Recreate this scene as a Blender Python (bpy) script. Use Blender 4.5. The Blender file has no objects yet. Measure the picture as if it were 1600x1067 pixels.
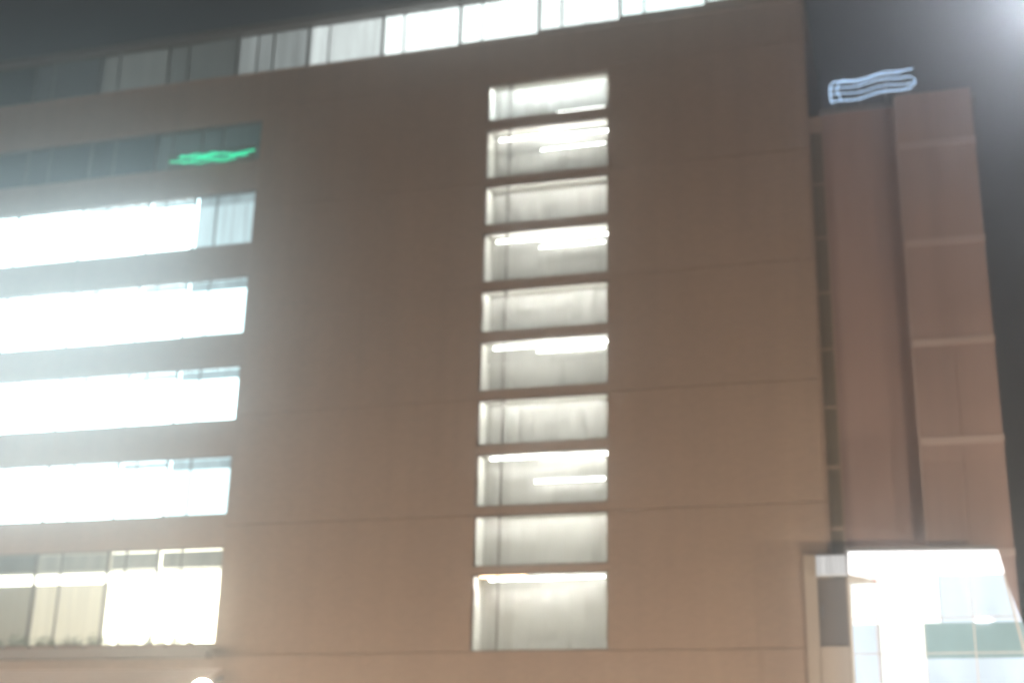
import bpy, math, random
from mathutils import Matrix, Vector

random.seed(7)
scene = bpy.context.scene
COL = scene.collection

# ------------------------------------------------------------------ camera
F_PX, PITCH, ROLL, HEAD = 2200.0, math.radians(19.3), math.radians(1.4), math.radians(16.7)
cam_d = bpy.data.cameras.new("camera")
cam = bpy.data.objects.new("camera", cam_d)
COL.objects.link(cam)
fw = Vector((-math.sin(HEAD) * math.cos(PITCH), math.cos(HEAD) * math.cos(PITCH), math.sin(PITCH)))
rt = Vector((math.cos(HEAD), math.sin(HEAD), 0))
up = rt.cross(fw)
r2 = math.cos(ROLL) * rt + math.sin(ROLL) * up
u2 = -math.sin(ROLL) * rt + math.cos(ROLL) * up
M = Matrix((r2, u2, -fw)).transposed().to_4x4()
M.translation = Vector((0, -46.0, 1.6))
cam.matrix_world = M
cam_d.sensor_width = 36.0
cam_d.lens = F_PX / 1600.0 * 36.0
cam_d.clip_start = 0.1
cam_d.clip_end = 2000
cam_d.dof.use_dof = True
cam_d.dof.focus_distance = 22.0
cam_d.dof.aperture_fstop = 0.34
scene.camera = cam

# ------------------------------------------------------------------ world: night sky lit by the town
world = bpy.data.worlds.new("World")
scene.world = world
world.use_nodes = True
wn = world.node_tree.nodes
wn["Background"].inputs["Color"].default_value = (0.95, 0.98, 1.05, 1)
wn["Background"].inputs["Strength"].default_value = 0.021

# ------------------------------------------------------------------ exposure and render
scene.view_settings.view_transform = 'Standard'
scene.view_settings.look = 'None'
scene.view_settings.exposure = 0.0
scene.view_settings.gamma = 1.0
scene.view_settings.use_curve_mapping = False
scene.render.engine = 'CYCLES'
scene.cycles.use_denoising = True
scene.cycles.transparent_max_bounces = 24
scene.cycles.max_bounces = 5
scene.cycles.use_adaptive_sampling = True
scene.cycles.adaptive_threshold = 0.03
scene.cycles.sample_clamp_indirect = 8.0

GLOBE_L = 40.0        # radiance of the small globe lamp by the kerb
FILL_LANTERN_L = 5600.0    # radiance of the unseen sodium fill lanterns added left and right of the view
STREET_L = 1150.0      # radiance of the assumed tall street lamp
TUBE_L = 18.0         # radiance of the stairwell tubes
GLARE_HAZE = 0.0065

# ------------------------------------------------------------------ materials
def new_mat(name):
    m = bpy.data.materials.new(name)
    m.use_nodes = True
    nt = m.node_tree
    nt.nodes.clear()
    out = nt.nodes.new("ShaderNodeOutputMaterial")
    return m, nt, out

def surf(name, col, rough=0.75, var=0.12, scale=3.0, bump=0.15, bscale=40.0, metal=0.0, stain=None, tile=None):
    m, nt, out = new_mat(name)
    N, L = nt.nodes, nt.links
    b = N.new("ShaderNodeBsdfPrincipled")
    b.inputs["Roughness"].default_value = rough
    b.inputs["Metallic"].default_value = metal
    tc = N.new("ShaderNodeNewGeometry")
    n1 = N.new("ShaderNodeTexNoise"); n1.inputs["Scale"].default_value = scale * 0.2; n1.inputs["Detail"].default_value = 6
    L.new(tc.outputs["Position"], n1.inputs["Vector"])
    mr = N.new("ShaderNodeMapRange")
    mr.inputs["From Min"].default_value = 0.25; mr.inputs["From Max"].default_value = 0.75
    mr.inputs["To Min"].default_value = 1 - var; mr.inputs["To Max"].default_value = 1 + var
    L.new(n1.outputs["Fac"], mr.inputs["Value"])
    # per piece tone
    oi = N.new("ShaderNodeObjectInfo")
    mo = N.new("ShaderNodeMapRange")
    mo.inputs["To Min"].default_value = 1 - var * 0.4; mo.inputs["To Max"].default_value = 1 + var * 0.4
    L.new(oi.outputs["Random"], mo.inputs["Value"])
    mul = N.new("ShaderNodeMath"); mul.operation = 'MULTIPLY'
    L.new(mr.outputs["Result"], mul.inputs[0]); L.new(mo.outputs["Result"], mul.inputs[1])
    fac = mul
    if stain:                                   # rain streaks that run down the cladding
        mp = N.new("ShaderNodeMapping"); mp.inputs["Scale"].default_value = (1.6, 1.6, 0.07)
        L.new(tc.outputs["Position"], mp.inputs["Vector"])
        n2 = N.new("ShaderNodeTexNoise"); n2.inputs["Scale"].default_value = 1.0; n2.inputs["Detail"].default_value = 4
        L.new(mp.outputs["Vector"], n2.inputs["Vector"])
        m2 = N.new("ShaderNodeMapRange")
        m2.inputs["From Min"].default_value = 0.35; m2.inputs["From Max"].default_value = 0.7
        m2.inputs["To Min"].default_value = 1 + stain * 0.4; m2.inputs["To Max"].default_value = 1 - stain
        L.new(n2.outputs["Fac"], m2.inputs["Value"])
        f2 = N.new("ShaderNodeMath"); f2.operation = 'MULTIPLY'
        L.new(fac.outputs[0], f2.inputs[0]); L.new(m2.outputs["Result"], f2.inputs[1])
        fac = f2
    vm = N.new("ShaderNodeVectorMath"); vm.operation = 'SCALE'
    vm.inputs[0].default_value = col
    L.new(fac.outputs[0], vm.inputs["Scale"])
    colout = vm.outputs["Vector"]
    n3 = N.new("ShaderNodeTexNoise"); n3.inputs["Scale"].default_value = bscale; n3.inputs["Detail"].default_value = 3
    L.new(tc.outputs["Position"], n3.inputs["Vector"])
    hsrc = n3.outputs["Fac"]
    if tile:                                    # small facing tiles, too fine to pick apart
        sx = N.new("ShaderNodeSeparateXYZ"); L.new(tc.outputs["Position"], sx.inputs[0])
        ad = N.new("ShaderNodeMath"); ad.operation = 'ADD'
        L.new(sx.outputs["X"], ad.inputs[0]); L.new(sx.outputs["Y"], ad.inputs[1])
        cb = N.new("ShaderNodeCombineXYZ"); L.new(ad.outputs[0], cb.inputs["X"]); L.new(sx.outputs["Z"], cb.inputs["Y"])
        br = N.new("ShaderNodeTexBrick")
        br.inputs["Scale"].default_value = 1.0
        br.inputs["Brick Width"].default_value = 0.235; br.inputs["Row Height"].default_value = 0.075
        br.inputs["Mortar Size"].default_value = 0.006; br.inputs["Mortar Smooth"].default_value = 0.4
        br.inputs["Color1"].default_value = (0.93, 0.93, 0.93, 1); br.inputs["Color2"].default_value = (1.06, 1.06, 1.06, 1)
        br.inputs["Mortar"].default_value = (0.85, 0.85, 0.85, 1)
        L.new(cb.outputs[0], br.inputs["Vector"])
        v2 = N.new("ShaderNodeVectorMath"); v2.operation = 'MULTIPLY'
        L.new(colout, v2.inputs[0]); L.new(br.outputs["Color"], v2.inputs[1])
        colout = v2.outputs["Vector"]
    L.new(colout, b.inputs["Base Color"])
    if bump:
        bp = N.new("ShaderNodeBump"); bp.inputs["Strength"].default_value = bump; bp.inputs["Distance"].default_value = 0.02
        L.new(hsrc, bp.inputs["Height"])
        L.new(bp.outputs["Normal"], b.inputs["Normal"])
    L.new(b.outputs["BSDF"], out.inputs["Surface"])
    return m

def glow(name, col, strength, folds=0.0, fscale=4.0):
    """emission: a lamp or sign, or a blind, valance or wall glowing for room light"""
    m, nt, out = new_mat(name)
    N, L = nt.nodes, nt.links
    e = N.new("ShaderNodeEmission")
    e.inputs["Color"].default_value = (*col, 1)
    e.inputs["Strength"].default_value = strength
    if folds:  # light and dark of the folds put into the emission by stretched noise
        tc = N.new("ShaderNodeNewGeometry")
        mp = N.new("ShaderNodeMapping"); mp.inputs["Scale"].default_value = (fscale, 0.3, 0.25)
        L.new(tc.outputs["Position"], mp.inputs["Vector"])
        n = N.new("ShaderNodeTexNoise"); n.inputs["Scale"].default_value = 1.0; n.inputs["Detail"].default_value = 3
        L.new(mp.outputs["Vector"], n.inputs["Vector"])
        r = N.new("ShaderNodeMapRange")
        r.inputs["From Min"].default_value = 0.3; r.inputs["From Max"].default_value = 0.7
        r.inputs["To Min"].default_value = strength * (1 - folds); r.inputs["To Max"].default_value = strength * (1 + folds)
        L.new(n.outputs["Fac"], r.inputs["Value"])
        L.new(r.outputs["Result"], e.inputs["Strength"])
    L.new(e.outputs[0], out.inputs["Surface"])
    return m

def glass(name, tint=(0.93, 0.96, 0.95), gl=0.06, rough=0.03):
    m, nt, out = new_mat(name)
    N, L = nt.nodes, nt.links
    t = N.new("ShaderNodeBsdfTransparent"); t.inputs["Color"].default_value = (*tint, 1)
    g = N.new("ShaderNodeBsdfGlossy"); g.inputs["Roughness"].default_value = rough
    fr = N.new("ShaderNodeFresnel"); fr.inputs["IOR"].default_value = 1.45
    mx = N.new("ShaderNodeMixShader")
    geo = N.new("ShaderNodeNewGeometry")        # only the outer face of a thin pane mirrors
    inv = N.new("ShaderNodeMath"); inv.operation = 'SUBTRACT'; inv.inputs[0].default_value = 1.0
    L.new(geo.outputs["Backfacing"], inv.inputs[1])
    mu = N.new("ShaderNodeMath"); mu.operation = 'MULTIPLY'
    L.new(fr.outputs[0], mu.inputs[0]); L.new(inv.outputs[0], mu.inputs[1])
    L.new(mu.outputs[0], mx.inputs[0]); L.new(t.outputs[0], mx.inputs[1]); L.new(g.outputs[0], mx.inputs[2])
    L.new(mx.outputs[0], out.inputs["Surface"])
    return m

def sheer():
    m, nt, out = new_mat("sheer_diffuser")
    N, L = nt.nodes, nt.links
    t = N.new("ShaderNodeBsdfTransparent")
    d = N.new("ShaderNodeBsdfDiffuse"); d.inputs["Color"].default_value = (0.84, 0.83, 0.8, 1)
    q = N.new("ShaderNodeBsdfTranslucent"); q.inputs["Color"].default_value = (0.8, 0.79, 0.76, 1)
    m1 = N.new("ShaderNodeMixShader"); m1.inputs[0].default_value = 0.4
    L.new(d.outputs[0], m1.inputs[1]); L.new(q.outputs[0], m1.inputs[2])
    m2 = N.new("ShaderNodeMixShader"); m2.inputs[0].default_value = 0.6
    L.new(t.outputs[0], m2.inputs[1]); L.new(m1.outputs[0], m2.inputs[2])
    L.new(m2.outputs[0], out.inputs["Surface"])
    return m

MT = dict(
    clad=surf("brown_cladding", (0.355, 0.262, 0.2), 0.7, 0.05, 0.8, 0.1, 30, stain=0.07, tile=True),
    core=surf("joint_backing", (0.16, 0.11, 0.08), 0.9, 0.1),
    pink=surf("rose_render", (0.32, 0.222, 0.195), 0.8, 0.08, 1.5, 0.2, 25, stain=0.1),
    pilaster=surf("rose_stone", (0.31, 0.22, 0.195), 0.6, 0.1, 2.0, 0.2, 25, stain=0.12),
    band=surf("pale_stone_band", (0.42, 0.335, 0.31), 0.6, 0.08),
    frame=surf("bronze_aluminium", (0.1, 0.085, 0.075), 0.45, 0.05, bump=0),
    coping=surf("zinc_coping", (0.16, 0.16, 0.165), 0.5, 0.1, bump=0.05),
    dark=surf("dark_panel", (0.17, 0.145, 0.125), 0.4, 0.1),
    white=surf("white_plaster", (0.84, 0.83, 0.8), 0.85, 0.06, 4, 0.1),
    tread=surf("grey_terrazzo", (0.68, 0.67, 0.64), 0.6, 0.1, 8),
    rail=surf("steel_rail", (0.25, 0.25, 0.25), 0.35, 0.05, bump=0, metal=0.6),
    housing=surf("lamp_housing", (0.7, 0.7, 0.68), 0.5, 0.03, bump=0),
    post=surf("dark_green_post", (0.05, 0.06, 0.055), 0.5, 0.1, bump=0.05),
    galv=surf("galvanised_post", (0.35, 0.36, 0.37), 0.45, 0.1, bump=0.05, metal=0.5),
    beige=surf("beige_render", (0.56, 0.46, 0.36), 0.8, 0.08, 2),
    ledge=surf("concrete_ledge", (0.2, 0.17, 0.155), 0.85, 0.12, 3),
    soil=surf("planter_clay", (0.2, 0.11, 0.075), 0.9, 0.15, 6),
    leaf=surf("leaf_green", (0.06, 0.11, 0.03), 0.6, 0.5, 20, bump=0),
    slat=surf("pale_slat", (0.62, 0.53, 0.49), 0.5, 0.08, bump=0.05),
    asphalt=surf("asphalt", (0.05, 0.05, 0.052), 0.9, 0.2, 3, 0.4, 60),
    paving=surf("paving", (0.24, 0.22, 0.2), 0.85, 0.15, 5),
    kerb=surf("kerb_stone", (0.32, 0.31, 0.3), 0.8, 0.12, 5),
    paint=surf("road_paint", (0.75, 0.75, 0.72), 0.7, 0.1, 10),
    earth=surf("ground_earth", (0.12, 0.11, 0.09), 0.95, 0.25, 0.5),
    glass=glass("window_glass"),
    sheer=sheer(),
    dglass=glass("tinted_glass", (0.8, 0.82, 0.8)),
)
GLOWS = {}
def G(col, s, folds=0.0, fscale=4.0):
    k = (col, s, folds, fscale)
    if k not in GLOWS:
        GLOWS[k] = glow("light_%02d" % len(GLOWS), col, s, folds, fscale)
    return GLOWS[k]

# ------------------------------------------------------------------ mesh helpers
class MB:
    def __init__(s): s.v, s.f = [], []
    def add(s, vs, fs):
        o = len(s.v); s.v += [tuple(q) for q in vs]; s.f += [tuple(i + o for i in t) for t in fs]; return s
    def box(s, x0, x1, y0, y1, z0, z1):
        return s.add([(x0,y0,z0),(x1,y0,z0),(x1,y1,z0),(x0,y1,z0),(x0,y0,z1),(x1,y0,z1),(x1,y1,z1),(x0,y1,z1)],
                     [(0,3,2,1),(4,5,6,7),(0,1,5,4),(1,2,6,5),(2,3,7,6),(3,0,4,7)])
    def prism(s, poly, y0, y1):
        """poly in x,z seen from the street (counter-clockwise), extruded in y"""
        n = len(poly)
        vs = [(x, y0, z) for x, z in poly] + [(x, y1, z) for x, z in poly]
        fs = [tuple(range(n)), tuple(range(2 * n - 1, n - 1, -1))]
        fs += [(i + n, (i + 1) % n + n, (i + 1) % n, i) for i in range(n)]
        return s.add(vs, fs)
    def prism_x(s, poly, x0, x1):
        """poly in y,z extruded in x"""
        n = len(poly)
        vs = [(x0, y, z) for y, z in poly] + [(x1, y, z) for y, z in poly]
        fs = [tuple(range(n - 1, -1, -1)), tuple(range(n, 2 * n))]
        fs += [(i, (i + 1) % n, (i + 1) % n + n, i + n) for i in range(n)]
        return s.add(vs, fs)
    def tube(s, pts, r, n=8):
        pts = [Vector(p) for p in pts]
        rings = []
        for i, p in enumerate(pts):
            a = pts[max(i - 1, 0)]; b = pts[min(i + 1, len(pts) - 1)]
            t = (b - a).normalized()
            ref = Vector((0, 1, 0)) if abs(t.y) < 0.9 else Vector((1, 0, 0))
            e1 = t.cross(ref).normalized(); e2 = t.cross(e1)
            rr = r[i] if isinstance(r, (list, tuple)) else r
            rings.append([p + rr * (math.cos(2 * math.pi * k / n) * e1 + math.sin(2 * math.pi * k / n) * e2) for k in range(n)])
        vs = [q for g in rings for q in g]
        fs = []
        for i in range(len(pts) - 1):
            for k in range(n):
                fs.append((i * n + k, i * n + (k + 1) % n, (i + 1) * n + (k + 1) % n, (i + 1) * n + k))
        fs.append(tuple(range(n - 1, -1, -1)))
        fs.append(tuple((len(pts) - 1) * n + k for k in range(n)))
        return s.add(vs, fs)
    def lathe(s, prof, n=16, c=(0, 0, 0)):
        vs, fs = [], []
        for r, z in prof:
            for k in range(n):
                a = 2 * math.pi * k / n
                vs.append((c[0] + r * math.cos(a), c[1] + r * math.sin(a), c[2] + z))
        for i in range(len(prof) - 1):
            for k in range(n):
                fs.append((i * n + k, i * n + (k + 1) % n, (i + 1) * n + (k + 1) % n, (i + 1) * n + k))
        fs.append(tuple(range(n - 1, -1, -1))); fs.append(tuple((len(prof) - 1) * n + k for k in range(n)))
        return s.add(vs, fs)
    def build(s, name, mat, parent=None, smooth=False):
        me = bpy.data.meshes.new(name)
        me.from_pydata(s.v, [], s.f)
        me.validate()
        me.materials.append(mat)
        if smooth:
            for p in me.polygons: p.use_smooth = True
        o = bpy.data.objects.new(name, me)
        COL.objects.link(o)
        if parent:
            o.parent = parent
            w = Vector((0, 0, 0)); q = parent
            while q: w += q.location; q = q.parent
            for v in me.vertices: v.co -= w
        return o

def box(name, x0, x1, y0, y1, z0, z1, mat, parent=None):
    return MB().box(x0, x1, y0, y1, z0, z1).build(name, mat, parent)

def thing(name, loc, label, cat, group=None):
    o = bpy.data.objects.new(name, None)
    o.empty_display_size = 0.3
    COL.objects.link(o)
    o.location = loc
    return tag(o, label, cat, group)

def tag(o, label, cat, group=None):
    o["label"] = label; o["category"] = cat
    if group: o["group"] = group
    return o

def struct(o):
    o["kind"] = "structure"; return o

# ------------------------------------------------------------------ ground, road, pavement
struct(box("ground", -170, 170, -150, 170, -0.6, -0.02, MT["earth"]))
struct(box("road", -165, 165, -34, -22.5, -0.4, 0.0, MT["asphalt"]))
struct(box("pavement", -165, 165, -22.3, 30, -0.4, 0.13, MT["paving"]))
struct(box("near_pavement", -165, 165, -60, -34.2, -0.4, 0.13, MT["paving"]))
struct(box("kerb", -165, 165, -22.5, -22.3, -0.4, 0.14, MT["kerb"]))
struct(box("near_kerb", -165, 165, -34.2, -34.0, -0.4, 0.14, MT["kerb"]))
lm = MB()
for k in range(-16, 17):
    lm.box(k * 6 - 1.5, k * 6 + 1.5, -28.32, -28.18, 0.0, 0.004)
struct(lm.build("road_marking", MT["paint"]))

# ------------------------------------------------------------------ the office building
bld = thing("office_building", (-20, 0, 0),
            "tall brown clad office block with lit ribbon windows and a glazed stairwell", "building")
XL, XR = -52.0, -3.05           # ends of the front
SX0, SX1 = -15.03, -10.25       # stairwell opening
WX = -24.62                     # right end of the window rows on the left
JO = 0.024                      # joint between panels
SEAM = [0.14, 3.1, 7.4, 12.08, 16.3, 20.65, 24.88, 29.3, 30.95]

# backing wall behind the panels (openings left free)
box("wall", WX, SX0, 0.12, 0.32, 0.14, 30.95, MT["core"], bld)
box("wall", SX1, XR - 0.1, 0.12, 0.32, 0.14, 30.95, MT["core"], bld)
box("wall", XL, XL + 0.3, 0.32, 18, 0.14, 33.1, MT["clad"], bld)
box("wall", XR - 0.3, XR, 0.32, 18, 0.14, 33.1, MT["clad"], bld)
box("wall", XL + 0.3, XR - 0.3, 17.7, 18, 0.14, 33.1, MT["clad"], bld)
box("roof", XL + 0.3, XR - 0.3, 0.5, 17.7, 33.0, 33.2, MT["coping"], bld)
# window rows on the left: (bottom, top)
ROWS = [(7.8, 11.3), (12.5, 14.75), (16.13, 18.3), (19.6, 22.0), (23.36, 25.7), (27.0, 28.8)]
edges = [0.14] + [z for r in ROWS for z in r] + [30.95]
for i in range(0, len(edges), 2):
    box("wall", XL + 0.3, WX, 0.12, 0.4, edges[i], edges[i + 1], MT["core"], bld)

# cladding panels
for a, b in zip(SEAM[:-1], SEAM[1:]):
    box("panel", WX + 0.0, SX0, 0, 0.12, a + JO / 2, b - JO / 2, MT["clad"], bld)
    box("panel", SX1, XR, 0, 0.12, a + JO / 2, b - JO / 2, MT["clad"], bld)
    box("panel", XR - 0.12, XR + 0.12, 0.125, 0.9, a + JO / 2, b - JO / 2, MT["clad"], bld)
cols = [XL, -45.2, -38.75, -32.5, WX - 0.002]
for i in range(0, len(edges), 2):
    for x0, x1 in zip(cols[:-1], cols[1:]):
        box("panel", x0 + JO / 4, x1 - JO / 4, 0, 0.12, edges[i], edges[i + 1], MT["clad"], bld)
# stairwell: panel under, spandrels between, panel over
STAIR = [(7.42, 10.03), (10.28, 12.08), (12.38, 14.28), (14.6, 16.28), (16.62, 18.5),
         (18.84, 20.5), (20.82, 22.8), (23.1, 24.75), (25.05, 27.12), (27.5, 29.07)]
box("panel", SX0 + .003, SX1 - .003, 0, 0.12, 0.14, 3.07, MT["clad"], bld)
box("panel", SX0 + .003, SX1 - .003, 0, 0.12, 3.13, STAIR[0][0], MT["clad"], bld)
for (a0, a1), (b0, b1) in zip(STAIR[:-1], STAIR[1:]):
    box("spandrel", SX0 + .005, SX1 - .005, 0.01, 0.3, a1, b0, MT["clad"], bld)
box("panel", SX0 + .003, SX1 - .003, 0, 0.12, STAIR[-1][1], 30.92, MT["clad"], bld)
box("lamp_shield", SX0 + .005, SX1 - .005, 0.13, 0.31, STAIR[-1][1] + .001, 30.9, MT["clad"], bld)  # unseen backing added to hide the fill tube behind the top window head

def window(x0, x1, z0, z1, mull, mat_blind, blind_y=0.34, bar=0.05, ybar=0.06, glassm=None, drop=0.0, name="window"):
    w = bpy.data.objects.new(name, None); w.empty_display_size = 0.2
    COL.objects.link(w); w.parent = bld; w.location = Vector(((x0 + x1) / 2 + 20, 0, z0))
    m = MB()
    y0, y1 = ybar, ybar + 0.09
    m.box(x0, x0 + bar, y0, y1, z0, z1); m.box(x1 - bar, x1, y0, y1, z0, z1)
    m.box(x0 + bar, x1 - bar, y0, y1, z0, z0 + bar); m.box(x0 + bar, x1 - bar, y0, y1, z1 - bar, z1)
    for t in mull:
        m.box(t - bar / 2, t + bar / 2, y0 + .005, y1 - .005, z0 + bar, z1 - bar)
    m.build("frame", MT["frame"], w)
    xs = [x0 + bar] + [t for t in mull] + [x1 - bar]
    for a, b in zip(xs[:-1], xs[1:]):
        aa = a + (bar / 2 if a != xs[0] else 0); bb = b - (bar / 2 if b != xs[-1] else 0)
        box("pane", aa, bb, ybar + 0.035, ybar + 0.047, z0 + bar, z1 - bar, glassm or MT["glass"], w)
    if mat_blind:
        # a blind with soft folds that glows itself in place of room light
        bm = MB(); n = 12
        vs, fs = [], []
        for k in range(n + 1):
            x = x0 + 0.004 + (x1 - x0 - 0.008) * k / n
            y = blind_y + 0.012 * math.sin(k * 2.4 + x0)
            vs += [(x, y, z0 + 0.004 + drop), (x, y, z1 - 0.004)]
        for k in range(n):
            fs.append((2 * k, 2 * k + 2, 2 * k + 3, 2 * k + 1))
        bm.add(vs, fs)
        bm.build("blind", mat_blind, w)
    return w

COOL, WARM, NEUT = (0.78, 0.94, 1.0), (1.0, 0.9, 0.74), (1.0, 0.98, 0.93)
CE = [-45.1, -41.9, -38.75, -35.6, -32.5, -29.4, -27.3, WX]
LV = [                                         # brightness of each glowing blind, row by row from the ground
    [0.3, 0.3, 0.3, 0.42, 1.0, 7.0, 8.0],
    [7.0, 7.0, 7.5, 8.0, 8.5, 7.5, 2.8],
    [9.5, 9.5, 10., 10., 10.5, 9.5, 6.0],
    [10., 10., 11., 11., 11.5, 10., 4.0],
    [8.5, 8.5, 8.5, 8.0, 11., 10., 1.0],
    [0.02, 0.02, 0.02, 0.02, 0.03, 0.09, 0.08],
]
for ri, (z0, z1) in enumerate(ROWS):
    for ci in range(7):
        x0, x1 = CE[ci], CE[ci + 1]
        s = LV[ri][ci]
        col = ((1.0, 0.85, 0.63) if ci < 5 else WARM) if ri == 0 else ((0.8, 1.0, 0.93) if ri == 5 else COOL)
        mull = [x0 + (x1 - x0) * 0.36]
        window(x0, x1, z0, z1, mull, G(col, s, 0.12 if s > 2 else (0.22 if ri else 0.08), 5.0))
        if 0 < ri < 5 and ci > 3:
            box("valance", x0 + .06, x1 - .06, 0.25, 0.3, z1 - (0.2, 0.3, 0.42)[ci - 4], z1 - .055, G(COOL, (1.2, 0.9, 0.55)[ci - 4], 0.3, 2.0), bld)
        if ri == 0:
            box("valance", x0 + .06, x1 - .06, 0.25, 0.3, 10.62, z1 - .06, G(WARM, 0.33 if ci > 3 else 0.16, 0.25, 2.0), bld)
    # the last bays at the far left end stay closed
    box("panel", XL + .3, CE[0], 0.05, 0.4, z0, z1, MT["dark"], bld)
# room behind the rows: one dark partition so no light leaks
box("partition", XL + 0.3, WX, 0.5, 0.6, 0.14, 33.0, MT["dark"], bld)
box("partition", WX, WX + 0.1, 0.32, 3.6, 0.14, 33.0, MT["dark"], bld)

# ribbon of windows under the roof
RB = [-48.9, -45.6, -42.35, -39.1, -35.85, -32.6, -29.3, -26.1, -22.88, -19.6, -16.3, -13.05, -9.8, -6.5, XR - 0.1]
RL = [.01, .01, .01, .02, .05, .14, .1, .36, 1.1, 2.2, 2.4, 2.0, 2.2, 1.7]
for i in range(14):
    x0, x1 = RB[i], RB[i + 1]
    tint = (1.0, 1.0, 0.93) if i in (5, 6) else ((0.9, 1.0, 1.0) if i > 11 else (0.97, 1.0, 1.0))
    zb = {10: 31.08, 11: 31.2, 12: 31.33, 13: 31.45}.get(i, 31.0)
    if zb > 31.0:
        box("sill_panel", x0, x1, 0, 0.4, 31.002, zb, MT["clad"], bld)
    window(x0, x1, zb, 33.0, [x0 + 0.92], G(tint, RL[i], 0.2, 3.0))
box("panel", XL, RB[0], 0, 0.4, 31.0, 33.0, MT["clad"], bld)
box("panel", XR - 0.1, XR, 0, 0.32, 31.0, 33.0, MT["clad"], bld)
box("coping", XL - 0.05, XR + 0.05, -0.12, 0.5, 33.0, 33.28, MT["coping"], bld)
box("sill", XL, XR, -0.05, 0.32, 30.95, 31.0, MT["clad"], bld)
box("partition", WX + .1, XR - 0.3, 0.5, 0.6, 30.4, 33.0, MT["dark"], bld)

# ------------------------------------------------------------------ stairwell behind the glazing
YB = 3.3
box("stairwell_wall", SX0 - 0.1, SX1 + 0.1, YB, YB + 0.2, 6.9, 29.8, MT["white"], bld)
box("stairwell_wall", SX0 - 0.15, SX0 - 0.002, 0.32, YB, 6.9, 29.8, MT["white"], bld)
box("stairwell_wall", SX1 + 0.002, SX1 + 0.15, 0.32, YB, 6.9, 29.8, MT["white"], bld)
box("stairwell_floor", SX0, SX1, 0.32, YB, 7.1, 7.4, MT["tread"], bld)
box("stairwell_ceiling", SX0, SX1, 0.32, YB, 29.3, 29.5, MT["white"], bld)
for i, (z0, z1) in enumerate(STAIR):
    window(SX0, SX1, z0, z1, [-14.12], None, bar=0.045)
    # a slab behind every spandrel
    if i < 9:
        zs = (z1 + STAIR[i + 1][0]) / 2
        half = i % 2 == 0                       # half landing or storey landing
        x0, x1 = (SX0 + 0.01, SX1 - 0.01)
        box("landing", x0, x1, 0.31, 1.5 if half else 1.1, zs - 0.09, zs + 0.09, MT["white"], bld)
        # flight that climbs away from this landing, one step after the other
        nst = 11
        top = (STAIR[i + 1][1] + (STAIR[i + 2][0] if i < 8 else 29.4)) / 2
        fl = bpy.data.objects.new("stair_flight", None); COL.objects.link(fl)
        fl.parent = bld; fl.location = (0, 1.2, zs)
        sx = (-12.55, SX1 - 0.02) if half else (SX0 + 0.02, -12.7)
        y0 = 1.52 if half else 1.12
        for k in range(nst):
            zz = zs + 0.09 + (top - zs) * (k + 1) / nst
            yy = y0 + (YB - 0.05 - y0) * k / nst
            box("step", sx[0], sx[1], yy, yy + (YB - y0) / nst + 0.05, zz - 0.2, zz, MT["tread"], fl)
for i, (z0, z1) in enumerate(STAIR):            # sheer sheets added behind the lamps to turn the windows milky
    m = MB(); vs, fs = [], []
    for k in range(25):
        x = SX0 + 0.05 + (SX1 - SX0 - 0.1) * k / 24
        y = 1.02 + 0.02 * math.sin(k * 1.9 + i)
        vs += [(x, y, z0 - 0.05), (x, y, z1 + 0.05 if i < 9 else 29.28)]
    for k in range(24):
        fs.append((2 * k, 2 * k + 2, 2 * k + 3, 2 * k + 1))
    m.add(vs, fs).build("diffuser_sheet", MT["sheer"], bld)

# ------------------------------------------------------------------ tube lamps in the stairwell
def tube_lamp(x0, x1, z, r, L, col, label, y=0.75):
    t = thing("tube_lamp", ((x0 + x1) / 2, y, z), label, "lamp", "tube lamps in the stairwell")
    MB().tube([(x0, y, z), (x1, y, z)], r, 10).build("tube", G(col, L), t, True)
    MB().box(x0 + .05, x1 - .05, y + 0.0, y + 0.1, z + r + 0.003, z + r + 0.06).build("housing", MT["housing"], t)
    m = MB()
    m.box(x0 - 0.04, x0 + 0.02, y - r - .004, y + r + .01, z - r - .004, z + r + 0.02)
    m.box(x1 - 0.02, x1 + 0.04, y - r - .004, y + r + .01, z - r - .004, z + r + 0.02)
    m.build("end_cap", MT["housing"], t)

LW = (1.0, 0.965, 0.93)
names = {2: "second", 4: "fourth", 6: "sixth", 8: "eighth", 10: "lowest"}
for k, wi in ((2, 8), (4, 6), (6, 4), (8, 2)):
    zt = {2: (26.92, 26.9, 26.36), 4: (22.64, 22.62, 22.3), 6: (18.4, 18.4, 18.2), 8: (14.24, 14.24, 13.37)}[k]
    tube_lamp(-14.66, -12.2, zt[0], 0.034, TUBE_L * 1.2, LW, "left white tube lamp in the %s stairwell window from the top" % names[k], 0.6)
    tube_lamp(-13.0, -10.36, zt[1] + 0.06, 0.032, TUBE_L * 1.2, LW, "right white tube lamp high in the %s stairwell window from the top" % names[k], 0.85)
    tube_lamp(-13.05, -10.5, zt[2], 0.022 if k < 8 else 0.045, TUBE_L * 0.7, LW, "lower right glowing tube standing for a lamp reflection in the %s stairwell window from the top" % names[k], 0.7)  # glowing tube put in where a reflection of the lamps shows
tube_lamp(-12.4, -10.5, 27.82, 0.035, TUBE_L, LW, "short white tube lamp at the foot of the topmost stairwell window", 0.6)
tube_lamp(-14.9, -13.2, 10.02, 0.035, TUBE_L * 0.6, (1.0, 0.62, 0.36), "orange tinted tube lamp at the left in the lowest stairwell window", 0.5)
tube_lamp(-14.6, -12.2, 9.93, 0.04, TUBE_L, LW, "left white tube lamp in the lowest stairwell window", 0.62)
tube_lamp(-13.0, -10.5, 9.97, 0.03, TUBE_L, LW, "right white tube lamp in the lowest stairwell window", 0.78)
FILL_L = 150.0  # hidden fill tubes added to brighten the stairwell
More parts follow.
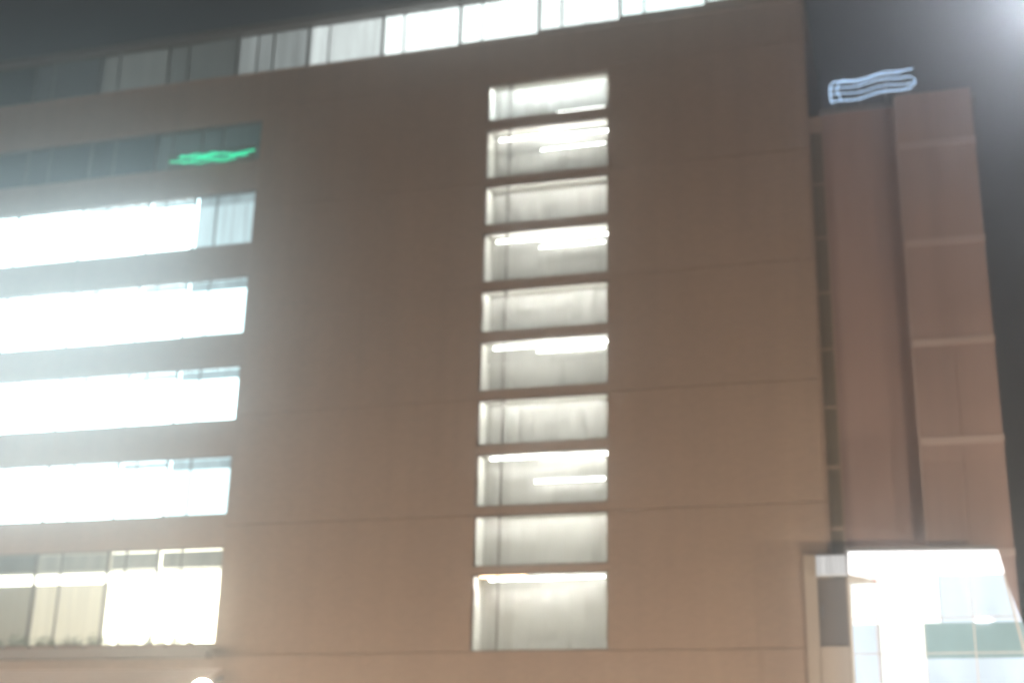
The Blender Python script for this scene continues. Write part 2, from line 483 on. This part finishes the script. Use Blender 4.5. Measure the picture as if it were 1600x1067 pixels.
for wi, word in enumerate(("tenth", "ninth", "eighth", "seventh", "sixth", "fifth", "fourth", "third", "second")):
    tube_lamp(-14.9, -10.4, STAIR[wi][1] + 0.05, 0.02, FILL_L * (1.0 if wi % 2 else (0.7 if wi else 2.4)), LW, "hidden fill tube added behind the head of the %s stairwell window from the top" % word, 0.335)
tube_lamp(-14.9, -10.4, 29.13, 0.02, FILL_L * 1.5, (0.93, 0.98, 1.0), "hidden cool fill tube added behind the head of the topmost stairwell window", 0.345)

ll = thing("linear_lamp", (-33, 0.2, 10.3), "long warm linear lamp glowing across the ground floor windows", "lamp")
box("tube", -41.8, WX - 0.1, 0.19, 0.24, 10.12, 10.5, G((1.0, 0.93, 0.82), 5.0), ll)
box("housing", -41.8, WX - 0.1, 0.18, 0.24, 10.503, 10.58, MT["housing"], ll)

# ------------------------------------------------------------------ side wing at the right
wing = thing("side_wing", (0, 1, 0), "lower rose coloured wing with a banded pilaster right of the brown block", "building")
WT = 26.3
box("wall", -2.45, 0.06, 0.35, 0.6, 0.14, WT, MT["pink"], wing)
box("wall", -2.45, 2.68, 0.6, 12.0, 0.14, WT - 0.05, MT["pink"], wing)
box("recess", XR + 0.13, -2.46, 0.2, 1.4, 0.14, WT - 0.1, MT["clad"], wing)
zz = 1.0
while zz < 25.5:
    box("pane", XR + 0.16, -2.5, 0.14, 0.18, zz, zz + 1.95, MT["dglass"], wing)
    zz += 2.05
box("coping", -2.55, 2.8, 0.25, 12.1, WT, WT + 0.18, MT["coping"], wing)
BZ = [2.9, 6.5, 10.15, 13.78, 17.12, 20.66, 24.3]
prev = 0.14
for i, z in enumerate(BZ + [WT]):
    last = i == len(BZ)
    top = z - 0.0 if last else z - 0.12
    box("stone_panel", 0.1, 1.372, -0.5, 0.58, prev, top, MT["pilaster"], wing)
    box("stone_panel", 1.38, 2.62, -0.48, 0.58, prev, top, MT["pilaster"], wing)
    if not last:
        box("stone_band", 0.07, 2.65, -0.53, 0.585, z - 0.12, z + 0.12, MT["band"], wing)
        prev = z + 0.12
for z0, z1 in ((0.14, 10.02), (10.28, 13.65), (13.91, 16.99), (17.25, 20.53), (20.79, 24.17), (24.43, 26.2)):
    box("corner_trim", 0.045, 0.099, -0.54, 0.34, z0, z1, MT["band"], wing)

# ------------------------------------------------------------------ signs
def wave(x0, x1, z0, z1, amp, n, ph, y, k=1.7):
    return [(x0 + (x1 - x0) * t / n, y, z0 + (z1 - z0) * t / n + amp * math.sin(ph + 2 * math.pi * k * t / n)) for t in range(n + 1)]

BLUE = G((0.5, 0.72, 1.0), 2.2)
sg = thing("rooftop_sign", (-0.6, 0.3, WT), "pale blue neon sign of wavy tubes on the roof edge of the side wing", "sign")
ysg = 0.2
for dz0, dz1, x0, x1, r in ((0.36, 0.66, -2.1, 0.72, .024), (0.66, 0.86, -2.1, 0.84, .018), (0.9, 1.12, -2.1, 0.6, .02),
                            (1.14, 1.42, -1.95, 0.8, .022), (1.1, 1.3, -1.7, 0.4, .016)):
    MB().tube(wave(x0, x1, WT + dz0, WT + dz1, 0.05, 26, 1.2, ysg), r, 6).build("neon_tube", BLUE, sg, True)
MB().tube([(-2.1, ysg, WT + .38), (-2.13, ysg, WT + .8), (-2.1, ysg, WT + 1.1), (-1.92, ysg, WT + 1.24)], .022, 6).build("neon_tube", BLUE, sg, True)
MB().tube([(-1.75, ysg, WT + .45), (-1.88, ysg, WT + .8), (-1.8, ysg, WT + 1.12), (-1.6, ysg, WT + 1.28)], .018, 6).build("neon_tube", BLUE, sg, True)
MB().tube([(0.62, ysg, WT + 1.1), (0.84, ysg, WT + 0.95), (0.86, ysg, WT + .8), (0.7, ysg, WT + .68)], .016, 6).build("neon_tube", BLUE, sg, True)
for x in (-2.0, -1.1, -0.2, 0.6):
    MB().tube([(x, ysg + 0.09, WT + 0.1), (x, ysg + 0.09, WT + 1.15)], .03, 6).build("sign_post", MT["rail"], sg)
for z in (0.5, 1.0):
    MB().tube([(-2.15, ysg + 0.06, WT + z - .05), (0.8, ysg + 0.06, WT + z + .15)], .022, 6).build("frame_rail", MT["rail"], sg)

GREEN = G((0.01, 0.85, 0.42), 1.7)
gs = thing("green_sign", (-26.6, 0.0, 27.0), "bright green neon sign below the dim window of the upper floor", "sign")
box("back_plate", -28.75, -24.75, -0.06, -0.003, 27.02, 27.6, MT["dark"], gs)
for z, x0, x1, r, ph in ((27.4, -28.2, -24.8, .04, 0.4), (27.26, -28.6, -25.1, .032, 1.6), (27.5, -28.1, -26.4, .03, 2.5), (27.14, -28.0, -25.6, .022, 0.2)):
    MB().tube(wave(x0, x1, z, z - 0.06, 0.045, 24, ph, -0.11, 2.2), r, 6).build("neon_tube", GREEN, gs, True)

# ------------------------------------------------------------------ ledge, planters and canopy at the lower left
box("ledge", XL, WX - 0.02, -0.95, -0.002, 7.3, 7.55, MT["ledge"], bld)
box("ledge", XL, -24.45, -1.0, -0.95, 7.24, 7.58, MT["ledge"], bld)
leaf_proto = []
for q in range(4):
    m = MB()
    for k in range(160):
        c = Vector((random.uniform(-0.42, 0.42), random.gauss(0, 0.09), 0)); c.z = 0.06 + abs(random.gauss(0, 0.24)) * (1 - abs(c.x) * 0.8)
        d = Vector((random.uniform(-1, 1), random.uniform(-1, 0.6), random.uniform(-.2, 1))).normalized()
        sd = d.cross(Vector((random.uniform(-1, 1), random.uniform(-1, 1), random.uniform(-1, 1)))).normalized()
        l, w = random.uniform(.07, .13), random.uniform(.02, .04)
        nr = d.cross(sd) * 0.01
        m.add([c, c + d * l * .5 + sd * w + nr, c + d * l, c + d * l * .5 - sd * w + nr], [(0, 1, 2), (0, 2, 3)])
    me = bpy.data.meshes.new("foliage"); me.from_pydata(m.v, [], m.f); me.materials.append(MT["leaf"])
    leaf_proto.append(me)
pl_desc = ["first", "second", "third", "fourth", "fifth", "sixth", "seventh", "eighth"]
for k in range(8):
    x = -25.6 - k * 1.12
    t = thing("planter_box", (x, -0.55, 7.55), "clay planter box with a low shrub, %s from the right end of the ledge" % pl_desc[k], "planter", "planters on the ledge")
    m = MB().prism([(x - .46, 7.552), (x + .46, 7.552), (x + .5, 7.72), (x - .5, 7.72)], -0.72, -0.38)
    m.build("box", MT["soil"], t)
    o = bpy.data.objects.new("foliage", leaf_proto[k % 4]); COL.objects.link(o); o.parent = t
    o.location = (0, 0, 0.12); o.scale = (1, 1, random.uniform(.7, 1.15)); o["kind"] = "stuff"

can = thing("entrance_canopy", (-30, 0, 6.2), "pale slatted canopy along the brown wall below the ledge", "canopy")
for k in range(7):
    y = -0.35 - k * 0.3; z = 6.86 - k * 0.13
    MB().prism_x([(y - .12, z - .05), (y + .08, z), (y + .08, z + .05), (y - .12, z)], XL + 4, -24.1).build("slat", MT["slat"], can)
for x in (-46, -41, -36, -31, -26, -24.2):
    MB().prism_x([(-2.4, 5.9), (-0.003, 6.7), (-0.003, 6.5), (-2.4, 5.82)], x - .04, x + .04).build("bracket", MT["rail"], can)

# ------------------------------------------------------------------ lit entrance pavilion at the lower right
pav = thing("entrance_pavilion", (0, -1.5, 0.14), "brightly lit white glazed entrance pavilion with a slanting right end", "pavilion")
yf = -2.5
FAS = G((1.0, 0.98, 0.97), 2.6, 0.1, 1.0)
WALLW = G((1.0, 0.97, 0.95), 2.2, 0.15, 0.8)
WALLC = G((0.84, 0.9, 1.0), 1.4, 0.18, 0.8)
TEAL = G((0.62, 0.84, 0.82), 0.72, 0.2, 0.6)
# fascia lightbox and end
MB().prism([(-2.28, 9.25), (2.18, 9.2), (2.05, 9.85), (-2.26, 9.93)], yf, yf + .3).build("fascia", FAS, pav)
MB().prism([(-2.35, 9.95), (2.02, 9.87), (2.0, 9.97), (-2.35, 10.05)], yf - .12, -0.58).build("roof", MT["coping"], pav)
# back wall in bands that glow themselves in place of room light
MB().prism([(-2.3, 7.95), (0.3, 7.95), (0.3, 9.4), (-2.28, 9.4)], -1.2, -1.1).build("glowing_wall", WALLW, pav)
MB().prism([(0.33, 7.95), (2.6, 7.95), (2.2, 9.4), (0.33, 9.4)], -1.25, -1.1).build("glowing_wall", WALLC, pav)
MB().prism([(-0.2, 6.9), (2.85, 6.9), (2.62, 7.92), (-0.2, 7.92)], -1.35, -1.1).build("teal_panel", TEAL, pav)
MB().prism([(-1.5, 4.2), (-0.22, 4.2), (-0.22, 7.92), (-1.5, 7.92)], -1.3, -1.1).build("glowing_wall", WALLW, pav)
MB().prism([(-2.3, 4.2), (-1.55, 4.2), (-1.55, 7.92), (-2.3, 7.92)], -1.3, -1.1).build("glowing_wall", WALLC, pav)
MB().prism([(-0.2, 4.2), (3.3, 4.2), (2.87, 6.88), (-0.2, 6.88)], -1.3, -1.1).build("glowing_wall", WALLC, pav)
MB().prism([(-2.3, 0.14), (3.6, 0.14), (3.3, 4.17), (-2.3, 4.17)], -1.3, -1.1).build("base_wall", MT["white"], pav)
MB().prism([(-2.28, 8.95), (-1.4, 8.98), (-2.28, 9.24)], yf - .2, yf + .1).build("bracket", MT["housing"], pav)
MB().prism([(-1.62, 9.0), (-1.38, 8.97), (-1.5, 9.04)], yf - .22, yf - .2).build("bracket_tip", surf("red_tip", (0.5, 0.12, 0.1), 0.5, .05, bump=0), pav)
def slant(z): return 2.18 + (9.2 - z) * 0.165
xs = [-2.3, -1.55, -0.2, 1.2]
zs = [0.2, 3.2, 5.2, 6.9, 7.93, 9.2]
for x in xs:
    box("mullion", x - .018, x + .018, yf + .04, yf + .12, 0.14, 9.22, MT["housing"], pav)
MB().prism([(slant(.14) - .06, .14), (slant(.14), .14), (slant(9.2), 9.2), (slant(9.2) - .06, 9.2)], yf + .03, yf + .13).build("end_post", MT["housing"], pav)
for z in zs[1:-1]:
    MB().prism([(-2.3, z - .015), (slant(z), z - .015), (slant(z), z + .015), (-2.3, z + .015)], yf + .05, yf + .11).build("transom", MT["housing"], pav)
for a, b in zip(zs[:-1], zs[1:]):
    for i, x in enumerate(xs):
        if i < 3:
            pts = [(x + .03, a + .03), (xs[i + 1] - .03, a + .03), (xs[i + 1] - .03, b - .03), (x + .03, b - .03)]
        else:
            pts = [(x + .03, a + .03), (slant(a) - .07, a + .03), (slant(b) - .07, b - .03), (x + .03, b - .03)]
        MB().prism(pts, yf + .075, yf + .085).build("pane", MT["glass"], pav)
MB().prism_x([(yf + .14, .14), (-1.1, .14), (-1.1, 9.2), (yf + .14, 9.2)], -2.36, -2.31).build("side_wall", MT["beige"], pav)

# box lamp, dark door panel and beige jamb left of the pavilion
bl = thing("box_lamp", (-2.9, -0.2, 9.7), "small white louvred box lamp on the wall left of the lit pavilion", "lamp")
box("back_box", -3.42, -2.44, -0.2, 0.0, 9.62, 10.3, MT["housing"], bl)
for k in range(6):
    box("light_louvre", -3.38 + k * .155, -3.25 + k * .155, -0.26, -0.202, 9.66, 10.26, G((1.0, 0.98, 0.96), 0.75, .2), bl)
gd = thing("door_panel", (-2.95, 0, 7.4), "dark tall door panel in a beige surround under the box lamp", "door")
box("leaf", -3.38, -2.5, -0.06, -0.003, 7.45, 9.55, MT["dark"], gd)
box("jamb", -3.8, -3.4, -0.08, -0.003, 5.2, 10.35, MT["beige"], gd)
box("apron", -3.38, -2.5, -0.1, -0.003, 5.2, 7.42, MT["beige"], gd)
box("leaf_handle", -3.3, -3.26, -0.12, -0.062, 8.3, 8.7, MT["rail"], gd)

# ------------------------------------------------------------------ globe lamp, added fill lamps and assumed street lamp
globe = G((1.0, 0.86, 0.68), GLOBE_L)
t = thing("globe_lamp", (-14.1, -20, 0.13), "white globe lamp on a dark post, its top just showing at the lower edge", "lamp")
MB().lathe([(.16, 0), (.16, .12), (.09, .2), (.06, .9), (.045, 3.7), (.09, 3.78), (.1, 3.84), (.0, 3.85)], 12, (-14.1, -20, .13)).build("post", MT["post"], t, True)
MB().lathe([(.24 * math.sin(math.pi * k / 10) + .002, -.24 * math.cos(math.pi * k / 10)) for k in range(11)], 16, (-14.1, -20, 4.19)).build("globe", globe, t, True)

fore = G((1.0, 0.83, 0.66), 620.0)  # unseen bollards added to brighten the foot of the wall
fd = {-33.0: "farthest left of the row", -25.0: "second from the left end", -17.0: "third from the left end", -9.0: "left of the pavilion", -1.0: "in front of the pavilion", 7.0: "right of the pavilion"}
for x in fd:
    t = thing("fill_bollard", (x, -8.5, 0.13), "unseen fill bollard added to brighten the lower wall, " + fd[x], "lamp", "added fill bollards along the foot of the block")
    MB().lathe([(.12, 0), (.12, .1), (.07, .16), (.06, 1.1), (.1, 1.15), (.0, 1.16)], 12, (x, -8.5, .13)).build("post", MT["post"], t, True)
    MB().lathe([(.2 * math.sin(math.pi * k / 8) + .002, -.2 * math.cos(math.pi * k / 8)) for k in range(9)], 12, (x, -8.5, 1.47)).build("globe", fore, t, True)
sodium = G((1.0, 0.8, 0.6), FILL_LANTERN_L)  # warm glow of the lanterns added out of view to light the wall
for x, y, desc in ((9.0, -20.0, "unseen sodium fill lantern added by the kerb to light the wall, right of the pavilion"), (20.0, -20.0, "unseen sodium fill lantern added by the kerb to light the wall, farthest to the right"),
                   (-33.0, -22.0, "unseen sodium fill lantern added by the kerb to light the wall, at the left end of the block"), (-47.0, -22.0, "unseen sodium fill lantern added by the kerb to light the wall, farthest to the left")):
    t = thing("fill_lantern", (x, y, 0.13), desc, "lamp", "added sodium fill lanterns along the kerb")
    MB().lathe([(.17, 0), (.17, .15), (.1, .25), (.07, 1.1), (.05, 4.6), (.1, 4.7), (.0, 4.71)], 12, (x, y, .13)).build("post", MT["post"], t, True)
    MB().lathe([(.05, 0), (.13, .08), (.16, .25), (.13, .42), (.03, .5)], 12, (x, y, 4.86)).build("bulb", sodium, t, True)
    MB().lathe([(.14, 0), (.1, .06), (.02, .12)], 12, (x, y, 5.37)).build("cap", MT["post"], t, True)

sl = thing("assumed_street_lamp", (5.2, -30, 0.0), "assumed tall street lamp with a cool white head reaching over the road", "lamp")  # assumed unseen source of the glow at the upper right
MB().tube([(5.2, -30, 0), (5.2, -30, 10.5), (5.0, -30, 11.3), (4.4, -30, 11.75), (2.9, -30, 11.85)], [.12, .075, .065, .055, .05], 10).build("post", MT["galv"], sl, True)
MB().prism([(2.0, 11.82), (2.95, 11.82), (2.95, 11.92), (2.2, 12.0), (2.0, 11.9)], -30.16, -29.84).build("head", MT["galv"], sl)
box("lens", 2.06, 2.8, -30.12, -29.88, 11.775, 11.817, G((0.86, 0.9, 1.0), STREET_L), sl)

# ------------------------------------------------------------------ added scattering volume that imitates lens glare around the lights
hz = box("glare_haze", -175, 175, -155, 175, -1.7, 34.5, MT["glass"])
hz["kind"] = "stuff"
m, nt, out = new_mat("glare_haze_air")
pv = nt.nodes.new("ShaderNodeVolumePrincipled")
pv.inputs["Color"].default_value = (0.93, 0.97, 1.0, 1)
pv.inputs["Density"].default_value = GLARE_HAZE
pv.inputs["Anisotropy"].default_value = 0.92
nt.links.new(pv.outputs[0], out.inputs["Volume"])
hz.data.materials.clear(); hz.data.materials.append(m)
